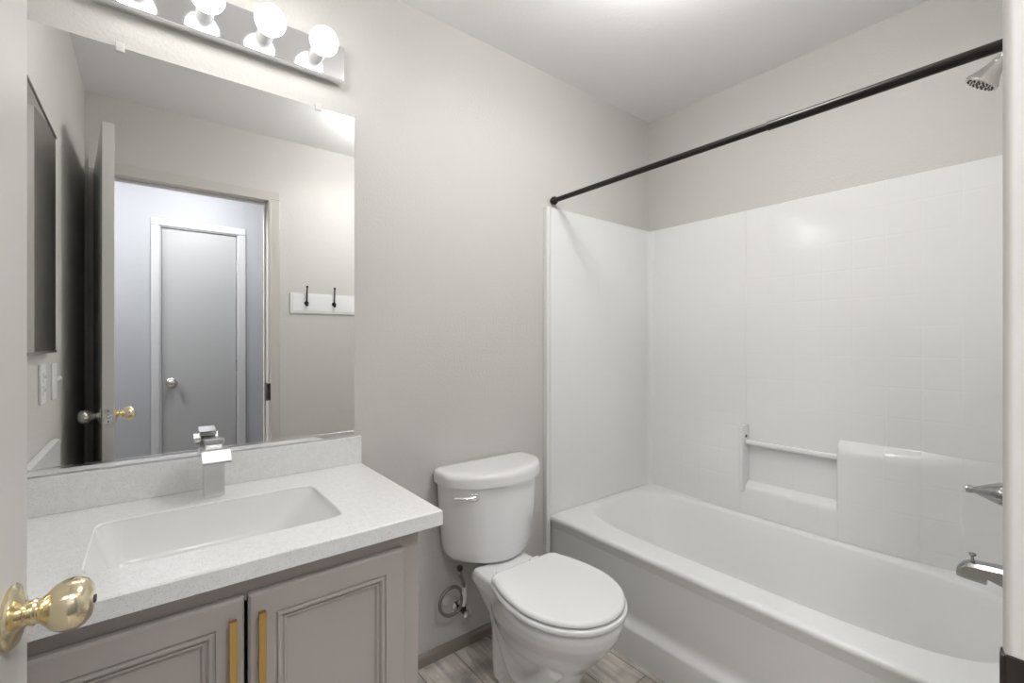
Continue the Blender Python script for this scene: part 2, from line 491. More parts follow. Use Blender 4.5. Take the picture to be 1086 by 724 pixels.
bm = B(); lathe(bm, [(0, 0), (0.06, 0), (0.058, -0.014), (0.014, -0.024), (0.010, -0.112), (0, -0.112)], (LX, LY, H), (0, 0, 1), 32)
obj('canopy', bm, M['nickel'], cl)
bm = B(); lathe(bm, [(0, -0.110), (0.128, -0.110), (0.138, -0.116), (0.140, -0.124), (0.140, -0.170), (0.136, -0.180), (0.122, -0.186), (0, -0.190)], (LX, LY, H), (0, 0, 1), 48)
obj('fill_drum', bm, M['room_fill'], cl)

# ------------------------------------------------------------------ bathtub
TX, TY, ZR = -0.779, -1.524, 0.416
NT = 128
def rect_pt(cx, cy, x0, x1, y0, y1, a):
    dx, dy = cos(a), sin(a)
    t = 1e9
    if dx > 1e-9: t = min(t, (x1 - cx) / dx)
    if dx < -1e-9: t = min(t, (x0 - cx) / dx)
    if dy > 1e-9: t = min(t, (y1 - cy) / dy)
    if dy < -1e-9: t = min(t, (y0 - cy) / dy)
    return cx + dx * t, cy + dy * t
def sup_pt(cx, cy, a, b, n, th):
    c, s = cos(th), sin(th)
    r = (abs(c / a) ** n + abs(s / b) ** n) ** (-1.0 / n)
    return cx + c * r, cy + s * r
def tub_rect(inset, z, x0=TX, x1=-0.002, y0=TY + 0.002, y1=-0.002):
    return [(*rect_pt(-0.37, -0.76, x0 + inset, x1 - 0 * inset, y0, y1, 2 * pi * k / NT), z) for k in range(NT)]
def tub_in(x0, x1, y0, y1, n, z):
    cx, cy = (x0 + x1) / 2, (y0 + y1) / 2
    out = []
    for k in range(NT):
        # same ray directions as the outer rectangle, from the shared centre
        th = 2 * pi * k / NT
        d = (cos(th), sin(th))
        lo, hi = 0.0, 3.0
        for _ in range(40):
            mid = (lo + hi) / 2
            X, Y = -0.37 + d[0] * mid, -0.76 + d[1] * mid
            f = abs((X - cx) / ((x1 - x0) / 2)) ** n + abs((Y - cy) / ((y1 - y0) / 2)) ** n
            if f > 1: hi = mid
            else: lo = mid
        out.append((-0.37 + d[0] * lo, -0.76 + d[1] * lo, z))
    return out
tub = thing('bathtub', 'white bathtub with moulded apron beside the toilet', 'bathtub', (-0.39, -0.762, 0))
bm = B()
rings = [tub_rect(0.0125, 0.360), tub_rect(0.007, 0.382), tub_rect(0.002, 0.396), tub_rect(0.0005, 0.403), tub_rect(0.003, 0.4105), tub_rect(0.010, 0.4155), tub_rect(0.026, 0.417),
         tub_in(-0.672, -0.060, -1.440, -0.055, 4.2, 0.416), tub_in(-0.660, -0.070, -1.430, -0.065, 4.2, 0.412), tub_in(-0.650, -0.080, -1.422, -0.076, 4.2, 0.400),
         tub_in(-0.638, -0.095, -1.412, -0.100, 4.0, 0.350), tub_in(-0.625, -0.110, -1.400, -0.150, 3.8, 0.270), tub_in(-0.612, -0.125, -1.388, -0.215, 3.6, 0.180),
         tub_in(-0.595, -0.140, -1.372, -0.275, 3.4, 0.115), tub_in(-0.560, -0.175, -1.335, -0.340, 3.2, 0.078), tub_in(-0.500, -0.240, -1.270, -0.430, 3.0, 0.066)]
loft(bm, rings, cap0=False, cap1=True)
obj('basin', bm, M['tub'], tub, angle=60)
bm = B()
prof = [(-0.7668, 0.362), (-0.7655, 0.320), (-0.7600, 0.220), (-0.7560, 0.170), (-0.7560, 0.150), (-0.7640, 0.134), (-0.7760, 0.124), (-0.7800, 0.112), (-0.7790, 0.060),
        (-0.7760, 0.0), (-0.7400, 0.0), (-0.7400, 0.362)]
extrude_y(bm, prof, -1.522, -0.002)
obj('apron', bm, M['tub'], tub, angle=60)
bm = B(); lathe(bm, [(0, 0), (0.034, 0), (0.034, 0.004), (0.026, 0.006), (0.02, 0.003), (0, 0.003)], (-0.37, -1.12, 0.066), (0, 0, 1), 28)
obj('drain', bm, M['chrome'], tub)
bm = B(); lathe(bm, [(0, 0), (0.036, 0), (0.036, 0.006), (0.02, 0.012), (0, 0.013)], (-0.37, -1.407, 0.30), (0, 1, 0.10), 28)
obj('overflow_plate', bm, M['chrome'], tub)

# ------------------------------------------------------------------ tub surround
ZS0, ZS1 = 0.4172, 1.822
sur = thing('tub_surround', 'white tile-relief wall surround above the bathtub', 'shower surround', (-0.39, -0.76, ZS0))
# end panels
for (y0, y1, nm) in ((-0.022, 0.0, 'end_panel'), (YF, YF + 0.022, 'end_panel')):
    bm = B(); box(bm, TX + 0.004, -0.016, y0 + 0.0005, y1 - 0.0005, ZS0, ZS1, 0.004)
    obj(nm, bm, M['tile_x'], sur)
# back panel: upper sheet, deeper belt below with a recess that carries the bar
bm = B()
XU, XB = -0.018, -0.060
YA, YC = -0.0225, YF + 0.0225
RY0, RY1 = -0.920, -0.555      # recess
box(bm, XU, -0.0005, YC, YA, ZS0, ZS1, 0.003)
ZB = 0.812
def sm(t):
    t = max(0.0, min(1.0, t))
    return t * t * t * (t * (6 * t - 15) + 10)
LEDGE = [(-0.02, 0.014), (0.03, 0.010), (0.12, 0.006), (0.35, 0.0), (0.62, -0.007), (0.82, -0.016), (0.94, -0.028), (1.0, -0.045)]
def belt(ys, z1, depth, shape=LEDGE):
    """protruding lower belt with a rounded, sloped top ledge; depth(y) lets it melt into the sheet"""
    rings = []
    for y in ys:
        d = (XU - XB) * depth(y)
        rings.append([(XU + 0.004, y, z1 + shape[0][1] + 0.004)] + [(XU + 0.0015 - (d + 0.0015) * f if f > 0 else XU + 0.003, y, z1 + dz) for f, dz in shape]
                     + [(XU - d, y, 0.54), (XU - d, y, 0.50), (XU - d, y, 0.4172), (XU + 0.004, y, 0.4172)])
    loft(bm, rings)
def rng(a, b, n): return [a + (b - a) * i / n for i in range(n + 1)]
SOFT = [(-0.02, 0.110), (0.015, 0.070), (0.06, 0.030), (0.14, -0.012), (0.35, -0.070), (0.62, -0.118), (0.82, -0.160), (0.94, -0.205), (1.0, -0.245)]
belt([RY1, RY1 + 0.003] + rng(RY1 + 0.008, -0.030, 22), ZB, lambda y: 0.97 * sm((-0.06 - y) / 0.44) + 0.01, shape=SOFT)
belt(rng(-1.490, RY0 - 0.010, 26) + [RY0 - 0.004, RY0], ZB - 0.010, lambda y: 0.97 * (0.90 if y > RY0 - 0.001 else 1.0) * sm((y + 1.38) / 0.36) + 0.01)
# filler below the recess, with its own sloped ledge
prof = [(XU + 0.004, 0.566), (XU - 0.010, 0.560), (XU - 0.030, 0.549), (XB + 0.006, 0.538), (XB + 0.001, 0.526), (XB + 0.0005, 0.50), (XB + 0.0005, 0.4172), (XU + 0.004, 0.4172)]
extrude_y(bm, prof, RY0 - 0.003, RY1 + 0.003)
# concave corner fillets
for yc, sg in ((YA, -1), (YC, 1)):
    R = 0.035
    pr = [(XU + 0.002, yc - sg * 0.002)] + [(XU - R + R * cos(a), yc + sg * (R - R * sin(a))) for a in [i * pi / 2 / 8 for i in range(9)]]
    loft(bm, [[(x, y, ZS0) for x, y in pr], [(x, y, ZS1 - 0.004) for x, y in pr]])
# vertical panel seam
box(bm, XU - 0.0035, XU + 0.002, -0.548, -0.539, ZB, ZS1 - 0.003, 0.0015)
obj('back_panel', bm, M['tile_y'], sur, angle=50)
bm = B()
# bar across the recess with its end post
box(bm, XB - 0.024, XU, RY1 - 0.006, RY1 + 0.010, 0.520, 0.826, 0.005, 3)
obj('bar_post', bm, M['acrylic'], sur)
bm = B(); box(bm, XB + 0.004, XB + 0.030, RY0 - 0.004, RY1 - 0.004, 0.734, 0.758, 0.009, 3)
obj('towel_bar', bm, M['acrylic'], sur)
bm = B(); lathe(bm, [(0, 0), (0.0075, 0), (0.006, 0.003), (0, 0.0035)], (XB + 0.012, RY1 - 0.006, 0.772), (0, -1, 0), 16)
s = obj('screw_hole', bm, M['gap'], sur); s['label'] = 'dark screw hole at the end of the bar'
bm = B(); box(bm, -0.802, TX + 0.0005, -0.024, -0.0005, 0.0, ZS1 + 0.001, 0.003)
tag(obj('trim_3', bm, M['strip']), 'white vertical edge strip between toilet and surround', 'trim', kind='structure')
bm = B(); box(bm, -0.802, TX + 0.0005, YF + 0.0005, YF + 0.024, 0.0, ZS1 + 0.001, 0.003)
tag(obj('trim_4', bm, M['strip']), 'white vertical edge strip on the faucet end wall', 'trim', kind='structure')

# shower rod
rod = thing('shower_curtain_rod', 'dark bronze shower curtain rod spanning above the bathtub', 'curtain rod', (-0.745, -0.762, 1.859))
bm = B(); tube(bm, [(-0.745, -0.012, 1.859), (-0.745, -0.965, 1.859)], 0.0112, 20)
obj('inner_tube', bm, M['bronze'], rod)
bm = B(); tube(bm, [(-0.745, -0.944, 1.859), (-0.745, -0.946, 1.859), (-0.745, -1.512, 1.859)], [0.0118, 0.0132, 0.0132], 20)
obj('outer_tube', bm, M['bronze'], rod)
for y, d in ((-0.0005, -1), (YF + 0.0005, 1)):
    bm = B(); lathe(bm, [(0, 0), (0.014, 0), (0.0175, 0.006), (0.019, 0.013), (0.0175, 0.021), (0.0135, 0.028), (0.0115, 0.032), (0, 0.032)], (-0.745, y, 1.859), (0, d, 0), 28)
    obj('end_cap', bm, M['bronze'], rod)

# shower head, valve handle and spout on the front wall
PX = -0.39
sh = thing('overhead_shower', 'nickel bell-shaped shower head under the rod end', 'shower head', (PX, -1.36, 1.92))
ax = Vector((0.0, 0.60, -0.80)).normalized()
tip = Vector((PX, -1.357, 1.925))
bm = B(); lathe(bm, [(0, 0.0), (0.036, 0.0), (0.039, -0.003), (0.0385, -0.010), (0.034, -0.016), (0.027, -0.030), (0.021, -0.044), (0.0165, -0.056), (0.014, -0.062), (0.0, -0.062)], tip, ax, 36)
obj('bell', bm, M['nickel'], sh)
bm = B()
for rr, nn in ((0.010, 6), (0.021, 12), (0.030, 18)):
    for k in range(nn):
        a, u, w = frame(ax)
        c = tip + (u * cos(2 * pi * k / nn) + w * sin(2 * pi * k / nn)) * rr
        lathe(bm, [(0, -0.001), (0.0022, -0.001), (0.0018, 0.0025), (0, 0.0025)], c, ax, 8)
s = obj('nozzles', bm, M['gap'], sh)
pb = tip - ax * 0.058
bm = B(); ball(bm, pb, 0.0165, 20)
obj('swivel_ball', bm, M['nickel'], sh)
bm = B(); tube(bm, spline([pb, pb - ax * 0.03, Vector((PX, -1.43, 2.02)), Vector((PX, -1.523, 2.035))], 8), 0.0095, 16)
obj('shower_arm', bm, M['nickel'], sh)
bm = B(); lathe(bm, [(0, 0), (0.03, 0), (0.029, 0.004), (0.018, 0.010), (0.0, 0.011)], (PX, YF + 0.0004, 2.035), (0, 1, 0), 28)
obj('wall_flange', bm, M['nickel'], sh)

va = thing('shower_valve', 'chrome single-lever shower valve above the tub spout', 'shower valve', (PX, -1.50, 0.79))
YW = YF + 0.0222
bm = B(); lathe(bm, [(0, 0), (0.082, 0), (0.082, 0.003), (0.07, 0.009), (0.03, 0.014), (0, 0.014)], (PX, YW, 0.79), (0, 1, 0), 40)
obj('escutcheon', bm, M['chrome'], va)
bm = B(); lathe(bm, [(0, 0.012), (0.030, 0.012), (0.030, 0.04), (0.031, 0.06), (0.034, 0.085), (0.030, 0.108), (0.0215, 0.128), (0.0130, 0.146), (0.0085, 0.157), (0.0108, 0.165), (0.0100, 0.173), (0, 0.175)], (PX, YW, 0.797), (0, 1, -0.02), 32)
obj('lever_handle', bm, M['dark_reflection_chrome'], va)

so = thing('tub_spout', 'chrome tub spout with diverter knob below the valve', 'spout', (PX, -1.42, 0.58))
bm = B()
prof = []   # side outline (y outward, z): swept across x with rounded width
L0 = YW
def spring(y, zt, zb, hw):
    return [(PX - hw, y, zb), (PX - hw, y, zt - 0.010), (PX - hw * 0.72, y, zt - 0.002), (PX, y, zt), (PX + hw * 0.72, y, zt - 0.002), (PX + hw, y, zt - 0.010), (PX + hw, y, zb), (PX + hw * 0.6, y, zb - 0.004), (PX - hw * 0.6, y, zb - 0.004)]
rings = [spring(L0, 0.602, 0.540, 0.030), spring(L0 + 0.02, 0.602, 0.540, 0.030), spring(L0 + 0.10, 0.598, 0.552, 0.027), spring(L0 + 0.128, 0.596, 0.561, 0.026), spring(L0 + 0.130, 0.596, 0.545, 0.026),
         spring(L0 + 0.165, 0.592, 0.546, 0.025), spring(L0 + 0.180, 0.584, 0.547, 0.0245), spring(L0 + 0.190, 0.570, 0.549, 0.023)]
loft(bm, rings)
obj('spout_body', bm, M['dark_reflection_chrome'], so)
bm = B(); lathe(bm, [(0, 0), (0.005, 0), (0.004, 0.004), (0.0035, 0.013), (0.008, 0.017), (0.0085, 0.021), (0.005, 0.023), (0, 0.0235)], (PX, L0 + 0.160, 0.5925), (0, 0, 1), 20)
obj('diverter_knob', bm, M['dark_reflection_chrome'], so)

# ------------------------------------------------------------------ vanity
CX0, CX1 = XL + 0.0015, -1.6468
CF = -0.568
ZC, CT = 0.800, 0.036
van = thing('vanity_cabinet', 'taupe two-door vanity cabinet with brass bar pulls', 'cabinet', (-2.075, -0.27, 0))
bm = B()
VX0, VX1, VY, VZ = XL + 0.002, -1.692, -0.526, 0.763
box(bm, VX0, VX0 + 0.016, VY, -0.002, 0, VZ); box(bm, VX1 - 0.016, VX1, VY + 0.0185, -0.002, 0, VZ)
box(bm, VX0 + 0.016, VX1 - 0.016, -0.012, -0.002, 0.09, VZ); box(bm, VX0 + 0.016, VX1 - 0.016, VY + 0.02, -0.012, 0.09, 0.105)
box(bm, VX0 + 0.016, VX1 - 0.016, VY + 0.06, VY + 0.075, 0, 0.09)
obj('carcass', bm, M['cabinet'], van, smooth=False)
bm = B()
box(bm, VX1 - 0.050, VX1, VY, VY + 0.018, 0.0, VZ, 0.001); box(bm, VX0, VX0 + 0.055, VY, VY + 0.018, 0.0, VZ, 0.001)
box(bm, VX0 + 0.055, VX1 - 0.050, VY, VY + 0.018, 0.706, VZ, 0.001); box(bm, VX0 + 0.055, VX1 - 0.050, VY, VY + 0.018, 0.09, 0.13, 0.001)
obj('face_frame', bm, M['cabinet'], van, smooth=False)
def cab_door(x0, x1, hx, hside):
    z0, z1 = 0.115, 0.722
    yb, yf = VY - 0.0005, VY - 0.0195
    bm = B()
    # stepped frame-and-panel profile: (inset from the edge, y)
    steps = [(0.0, yb), (0.0, yf + 0.006), (0.004, yf + 0.001), (0.008, yf), (0.046, yf), (0.0475, yf + 0.004), (0.0495, yf + 0.004), (0.0515, yf - 0.001), (0.056, yf - 0.001), (0.0585, yf + 0.0015), (0.060, yf + 0.006), (0.062, yf + 0.0062), (0.0635, yf + 0.0035), (0.0665, yf + 0.0035), (0.0685, yf + 0.0065), (0.070, yf + 0.0095), (0.074, yf + 0.0095)]
    rings = [[(x0 + i, y, z0 + i), (x1 - i, y, z0 + i), (x1 - i, y, z1 - i), (x0 + i, y, z1 - i)] for i, y in steps]
    loft(bm, rings)
    d = obj('cabinet_door', bm, M['cabinet'], van, angle=25)
    bm = B()
    # square bar pull on two posts
    box(bm, hx - 0.0065, hx + 0.0065, yf - 0.030, yf - 0.0185, 0.562, 0.697, 0.0012)
    for z in (0.586, 0.672):
        tube(bm, [(hx, yf - 0.022, z), (hx, yf + 0.0005, z)], 0.005, 12)
    h = obj('handle', bm, M['brass'], d); h['label'] = 'brushed brass bar pull'
    for z in (0.20, 0.62):
        bm = B(); tube(bm, [(hside, VY - 0.004, z - 0.022), (hside, VY - 0.004, z + 0.022)], 0.0035, 10)
        obj('hinge', bm, M['cabinet'], d)
    return d
cab_door(-2.0585, -1.7355, -2.039, -1.731)
cab_door(-2.392, -2.0655, -2.087, -2.396)

top = thing('countertop', 'speckled white quartz vanity top with sink, splash and basin', 'countertop', (-2.05, -0.29, ZC - CT))
# slab with a rounded rectangular cut-out
SX0, SX1, SY0, SY1 = -2.302, -1.846, -0.452, -0.158
scx, scy = (SX0 + SX1) / 2, (SY0 + SY1) / 2
NS = 96
def slab_ring(ins, z):
    pts = []
    for k in range(NS):
        a = 2 * pi * (k + 0.5) / NS
        pts.append((*rect_pt(scx, scy, CX0 + ins, CX1 - ins, CF + ins, -0.0015 - ins, a), z))
    # snap corners
    for cx, cy in ((CX0 + ins, CF + ins), (CX1 - ins, CF + ins), (CX1 - ins, -0.0015 - ins), (CX0 + ins, -0.0015 - ins)):
        j = min(range(NS), key=lambda q: (pts[q][0] - cx) ** 2 + (pts[q][1] - cy) ** 2)
        pts[j] = (cx, cy, z)
    return pts
def hole_ring(x0, x1, y0, y1, n, z):
    cx, cy = (x0 + x1) / 2, (y0 + y1) / 2
    out = []
    for k in range(NS):
        a = 2 * pi * (k + 0.5) / NS
        out.append((*sup_pt(cx, cy, (x1 - x0) / 2, (y1 - y0) / 2, n, a), z))
    return out
bm = B()
loft(bm, [hole_ring(SX0, SX1, SY0, SY1, 14, ZC - CT), slab_ring(0.0, ZC - CT), slab_ring(0.0, ZC - 0.003), slab_ring(0.003, ZC),
          hole_ring(SX0 - 0.003, SX1 + 0.003, SY0 - 0.003, SY1 + 0.003, 14, ZC), hole_ring(SX0, SX1, SY0, SY1, 14, ZC - 0.003), hole_ring(SX0, SX1, SY0, SY1, 14, ZC - CT)], cap0=False, cap1=False)
bmesh.ops.remove_doubles(bm, verts=bm.verts[:], dist=1e-6)
obj('slab', bm, M['quartz'], top, angle=30)
bm = B()
loft(bm, [hole_ring(SX0 - 0.0005, SX1 + 0.0005, SY0 - 0.0005, SY1 + 0.0005, 14, ZC - 0.004), hole_ring(SX0 + 0.002, SX1 - 0.002, SY0 + 0.002, SY1 - 0.002, 13, ZC - 0.012),
          hole_ring(SX0 + 0.012, SX1 - 0.040, SY0 + 0.010, SY1 - 0.010, 10, ZC - 0.05), hole_ring(SX0 + 0.022, SX1 - 0.075, SY0 + 0.016, SY1 - 0.020, 9, ZC - 0.090),
          hole_ring(SX0 + 0.032, SX1 - 0.095, SY0 + 0.026, SY1 - 0.035, 8, ZC - 0.108), hole_ring(SX0 + 0.06, SX1 - 0.13, SY0 + 0.055, SY1 - 0.065, 7, ZC - 0.116), hole_ring(SX0 + 0.16, SX1 - 0.2, SY0 + 0.11, SY1 - 0.11, 4, ZC - 0.118)], cap0=False, cap1=True)
bs = obj('sink_basin', bm, M['basin'], top, angle=50)
bm = B(); lathe(bm, [(0, 0), (0.022, 0), (0.022, 0.002), (0.015, 0.004), (0, 0.004)], (-2.10, -0.30, ZC - 0.118), (0, 0, 1), 24)
obj('drain', bm, M['chrome'], bs)
bm = B(); box(bm, CX0 + 0.02, CX1, -0.0205, -0.0012, ZC + 0.0002, 0.8905, 0.0015)
obj('backsplash', bm, M['quartz'], top)
bm = B(); box(bm, CX0, CX0 + 0.0195, CF + 0.004, -0.0012, ZC + 0.0002, 0.8905, 0.0015)
obj('side_splash', bm, M['quartz'], top)

# faucet
FX = -2.0745
fa = thing('sink_faucet', 'brushed steel waterfall faucet behind the sink', 'faucet', (FX, -0.10, ZC))
bm = B(); box(bm, FX - 0.0235, FX + 0.0235, -0.118, -0.070, ZC + 0.0002, 0.912, 0.003)
obj('body', bm, M['faucet'], fa)
bm = B()
def rotx(a, c):
    return Matrix.Translation(c) @ Matrix.Rotation(a, 4, 'X') @ Matrix.Translation(-Vector(c))
wedge = [(-0.066, 0.9125), (-0.120, 0.9125), (-0.176, 0.9015), (-0.184, 0.9020), (-0.184, 0.9065), (-0.156, 0.9300), (-0.150, 0.9305), (-0.146, 0.9260), (-0.138, 0.9190), (-0.066, 0.9190)]
loft(bm, [[(FX - 0.031 + i, y, z) for y, z in wedge] for i in (0.0, 0.062)])
obj('waterfall_spout', bm, M['faucet'], fa)
bm = B()
box(bm, FX - 0.019, FX + 0.019, -0.106, -0.070, 0.918, 0.938, 0.002)
obj('cartridge_block', bm, M['faucet'], fa)
bm = B(); box(bm, FX - 0.021, FX + 0.021, -0.128, -0.066, 0.938, 0.951, 0.002, mat=rotx(radians(-6), (FX, -0.09, 0.94)))
obj('lever_handle', bm, M['faucet'], fa)

# ------------------------------------------------------------------ wall mirror, light bar, medicine cabinet, plates
MX0, MX1, MZ0, MZ1 = XL + 0.004, -1.6667, 0.9045, 1.964
mir = thing('wall_mirror', 'large frameless mirror above the vanity', 'mirror', ((MX0 + MX1) / 2, -0.003, MZ0))
bm = B(); box(bm, MX0, MX1, -0.0065, -0.0008, MZ0, MZ1)
obj('glass', bm, M['mirror'], mir, smooth=False)
bm = B(); box(bm, MX0, MX1, -0.0095, -0.0066, MZ0 - 0.011, MZ0 + 0.005, 0.0008); box(bm, MX0, MX1, -0.0095, -0.0008, MZ0 - 0.0125, MZ0 - 0.0105, 0.0005)
c = obj('bottom_channel', bm, M['chrome'], mir); c['label'] = 'thin chrome channel under the mirror'
for x in (-2.268, -1.783):
    bm = B(); box(bm, x - 0.009, x + 0.009, -0.0110, -0.0066, MZ1 - 0.012, MZ1 + 0.012, 0.002); box(bm, x - 0.009, x + 0.009, -0.0075, -0.0006, MZ1 + 0.0015, MZ1 + 0.012, 0.001)
    c = obj('clip', bm, M['frosted'], mir); c['label'] = 'small clear plastic mirror clip'

bar = thing('vanity_light', 'chrome vanity light bar with four lit globe bulbs', 'light', (-2.017, -0.02, 2.06))
bm = B(); box(bm, -2.324, -1.710, -0.040, -0.0008, 2.058, 2.168, 0.004)
obj('light_bar', bm, M['bar_chrome'], bar)
for x in (-1.798, -1.943, -2.090, -2.236):
    z = 2.111
    bm = B(); lathe(bm, [(0, 0), (0.0215, 0), (0.0215, 0.036), (0.0200, 0.042), (0.0, 0.042)], (x, -0.0402, z), (0, -1, 0), 28)
    so_ = obj('socket', bm, M['socket'], bar)
    bm = B(); lathe(bm, [(0, 0.0)] + [(0.0150, 0.0)] + [(0.0400 * sin(t), 0.0400 - 0.0400 * cos(t)) for t in [0.42 + i * (pi - 0.42) / 18 for i in range(18)]] + [(0, 0.080)], (x, -0.0815, z), (0, -1, 0), 32)
    b_ = obj('globe_bulb', bm, M['bulb'], bar); b_['label'] = 'lit white globe bulb'

mc = thing('medicine_cabinet', 'mirrored medicine cabinet on side wall, seen in mirror', 'cabinet', (XL, -0.275, 1.18))
bm = B(); box(bm, XL + 0.0005, XL + 0.012, -0.484, -0.066, 1.186, 1.846)
obj('cabinet_box', bm, M['white_paint'], mc, smooth=False)
bm = B(); box(bm, XL + 0.0125, XL + 0.0200, -0.490, -0.060, 1.180, 1.852, 0.0015)
md = obj('cabinet_door', bm, M['mirror'], mc)
for z in (1.176, 1.849):
    bm = B(); box(bm, XL + 0.0115, XL + 0.0225, -0.493, -0.057, z, z + 0.007, 0.001)
    obj('frame_rail', bm, M['nickel'], md)

ol = thing('wall_outlet', 'white outlet plate on side wall nearer the mirror', 'outlet', (XL, -0.39, 1.08))
bm = B(); box(bm, XL + 0.0004, XL + 0.0065, -0.428, -0.352, 1.025, 1.143, 0.002)
obj('cover_plate', bm, M['white_plastic'], ol)
for z in (1.064, 1.104):
    bm = B(); box(bm, XL + 0.0060, XL + 0.0095, -0.407, -0.373, z - 0.015, z + 0.015, 0.002)
    rc = obj('receptacle', bm, M['white_plastic'], ol)
    bm = B()
    for dy in (-0.007, 0.007): box(bm, XL + 0.0094, XL + 0.0098, -0.390 + dy - 0.001, -0.390 + dy + 0.001, z - 0.004, z + 0.006)
    obj('slots', bm, M['gap'], rc)
ls = thing('light_switch', 'white toggle switch plate on side wall nearer the door', 'light switch', (XL, -0.595, 1.08))
bm = B(); box(bm, XL + 0.0004, XL + 0.0065, -0.633, -0.557, 1.020, 1.138, 0.002)
obj('cover_plate', bm, M['white_plastic'], ls)
bm = B(); box(bm, XL + 0.004, XL + 0.024, -0.600, -0.590, 1.073, 1.087, 0.002, mat=Matrix.Translation((XL, -0.595, 1.08)) @ Matrix.Rotation(radians(-28), 4, 'Y') @ Matrix.Translation((-XL, 0.595, -1.08)))
obj('toggle', bm, M['white_plastic'], ls)

# coat hook rail on the front wall
cr = thing('coat_rack', 'white board with black coat hooks beside doorway, in mirror', 'coat rack', (-1.25, YF, 1.385))
bm = B(); box(bm, -1.534, -0.965, YF + 0.0004, YF + 0.009, 1.385, 1.510, 0.001)
box(bm, -1.522, -0.977, YF + 0.006, YF + 0.012, 1.397, 1.498, 0.004)
obj('board', bm, M['white_paint'], cr)
for x in (-1.441, -1.273, -1.105):
    y = YF + 0.0122
    bm = B()
    lathe(bm, [(0, 0), (0.014, 0), (0.0135, 0.002), (0.009, 0.004), (0, 0.005)], (x, y, 1.447), (0, 1, 0), 20)
    tube(bm, spline([(x, y + 0.002, 1.448), (x, y + 0.009, 1.465), (x, y + 0.012, 1.492), (x, y + 0.014, 1.530), (x, y + 0.016, 1.546)], 6), 0.0042, 12)
    ball(bm, (x, y + 0.0165, 1.549), 0.0070, 14)
    tube(bm, spline([(x, y + 0.003, 1.446), (x, y + 0.009, 1.436), (x, y + 0.014, 1.430), (x, y + 0.016, 1.434)], 6), 0.0046, 12)
    ball(bm, (x, y + 0.0155, 1.436), 0.0085, 14)
    obj('hook', bm, M['black'], cr)

# ------------------------------------------------------------------ toilet
TC = -1.172
toi = thing('toilet', 'white two-piece round toilet between vanity and bathtub', 'toilet', (TC, -0.36, 0))
NQ = 64
def egg(z, yc, a, lf, lb, nf=2.0, nb=2.0):
    out = []
    for k in range(NQ):
        t = 2 * pi * k / NQ
        c, s = cos(t), sin(t)
        n = nf if s >= 0 else nb
        l = lf if s >= 0 else lb
        X = a * math.copysign(abs(c) ** (2 / n), c)
        Y = l * math.copysign(abs(s) ** (2 / n), s)
        out.append((TC + X, yc - Y, z))
    return out
bm = B()
loft(bm, [egg(0.0, -0.385, 0.108, 0.205, 0.160, 2.5, 2.6), egg(0.028, -0.385, 0.106, 0.203, 0.158, 2.5, 2.6), egg(0.046, -0.385, 0.094, 0.190, 0.148, 2.4, 2.6), egg(0.080, -0.385, 0.080, 0.175, 0.140, 2.3, 2.5),
          egg(0.14, -0.385, 0.084, 0.175, 0.145, 2.2, 2.4), egg(0.20, -0.395, 0.105, 0.195, 0.175, 2.2, 2.3), egg(0.25, -0.415, 0.132, 0.222, 0.220, 2.1, 2.2), egg(0.30, -0.445, 0.160, 0.230, 0.245, 2.05, 2.1),
          egg(0.335, -0.47, 0.174, 0.226, 0.235, 2, 2), egg(0.365, -0.485, 0.180, 0.220, 0.215, 2, 2), egg(0.380, -0.487, 0.179, 0.217, 0.210, 2, 2), egg(0.388, -0.487, 0.171, 0.209, 0.200, 2, 2)])
# rear deck under the tank and the column below it
def rbox(hw0, hw1, ya, yb, z0, z1, r):
    box(bm, TC - hw0, TC + hw0, yb, ya, z0, z1, r, 4)
rbox(0.121, 0, -0.150, -0.360, 0.330, 0.389, 0.018)
loft(bm, [egg(z, -0.250, a, 0.13, b, 2.4, 2.6) for z, a, b in ((0.02, 0.078, 0.045), (0.17, 0.082, 0.050), (0.24, 0.090, 0.075), (0.29, 0.105, 0.14), (0.34, 0.122, 0.19))])
# trapway relief on both sides
for sx in (-1, 1):
    tube(bm, spline([(TC + sx * 0.066, -0.54, 0.225), (TC + sx * 0.068, -0.48, 0.155), (TC + sx * 0.066, -0.415, 0.105), (TC + sx * 0.064, -0.35, 0.110), (TC + sx * 0.062, -0.30, 0.17), (TC + sx * 0.058, -0.262, 0.23), (TC + sx * 0.055, -0.250, 0.18), (TC + sx * 0.054, -0.250, 0.10), (TC + sx * 0.052, -0.255, 0.03)], 5), 0.036, 14)
bowl = obj('bowl', bm, M['porcelain'], toi)
bowl.modifiers.clear()
md_ = bowl.modifiers.new('remesh', 'REMESH'); md_.mode = 'VOXEL'; md_.voxel_size = 0.005; md_.use_smooth_shade = True
ms = bowl.modifiers.new('smooth', 'SMOOTH'); ms.factor = 0.5; ms.iterations = 8
for sx in (-1, 1):
    bm = B(); lathe(bm, [(0.0, 0.0), (0.017, 0.0), (0.017, 0.006), (0.013, 0.016), (0.006, 0.021), (0, 0.022)], (TC + sx * 0.084, -0.335, 0.036), (sx * 0.35, 0, 1), 20)
    obj('bolt_cap', bm, M['seat'], toi)
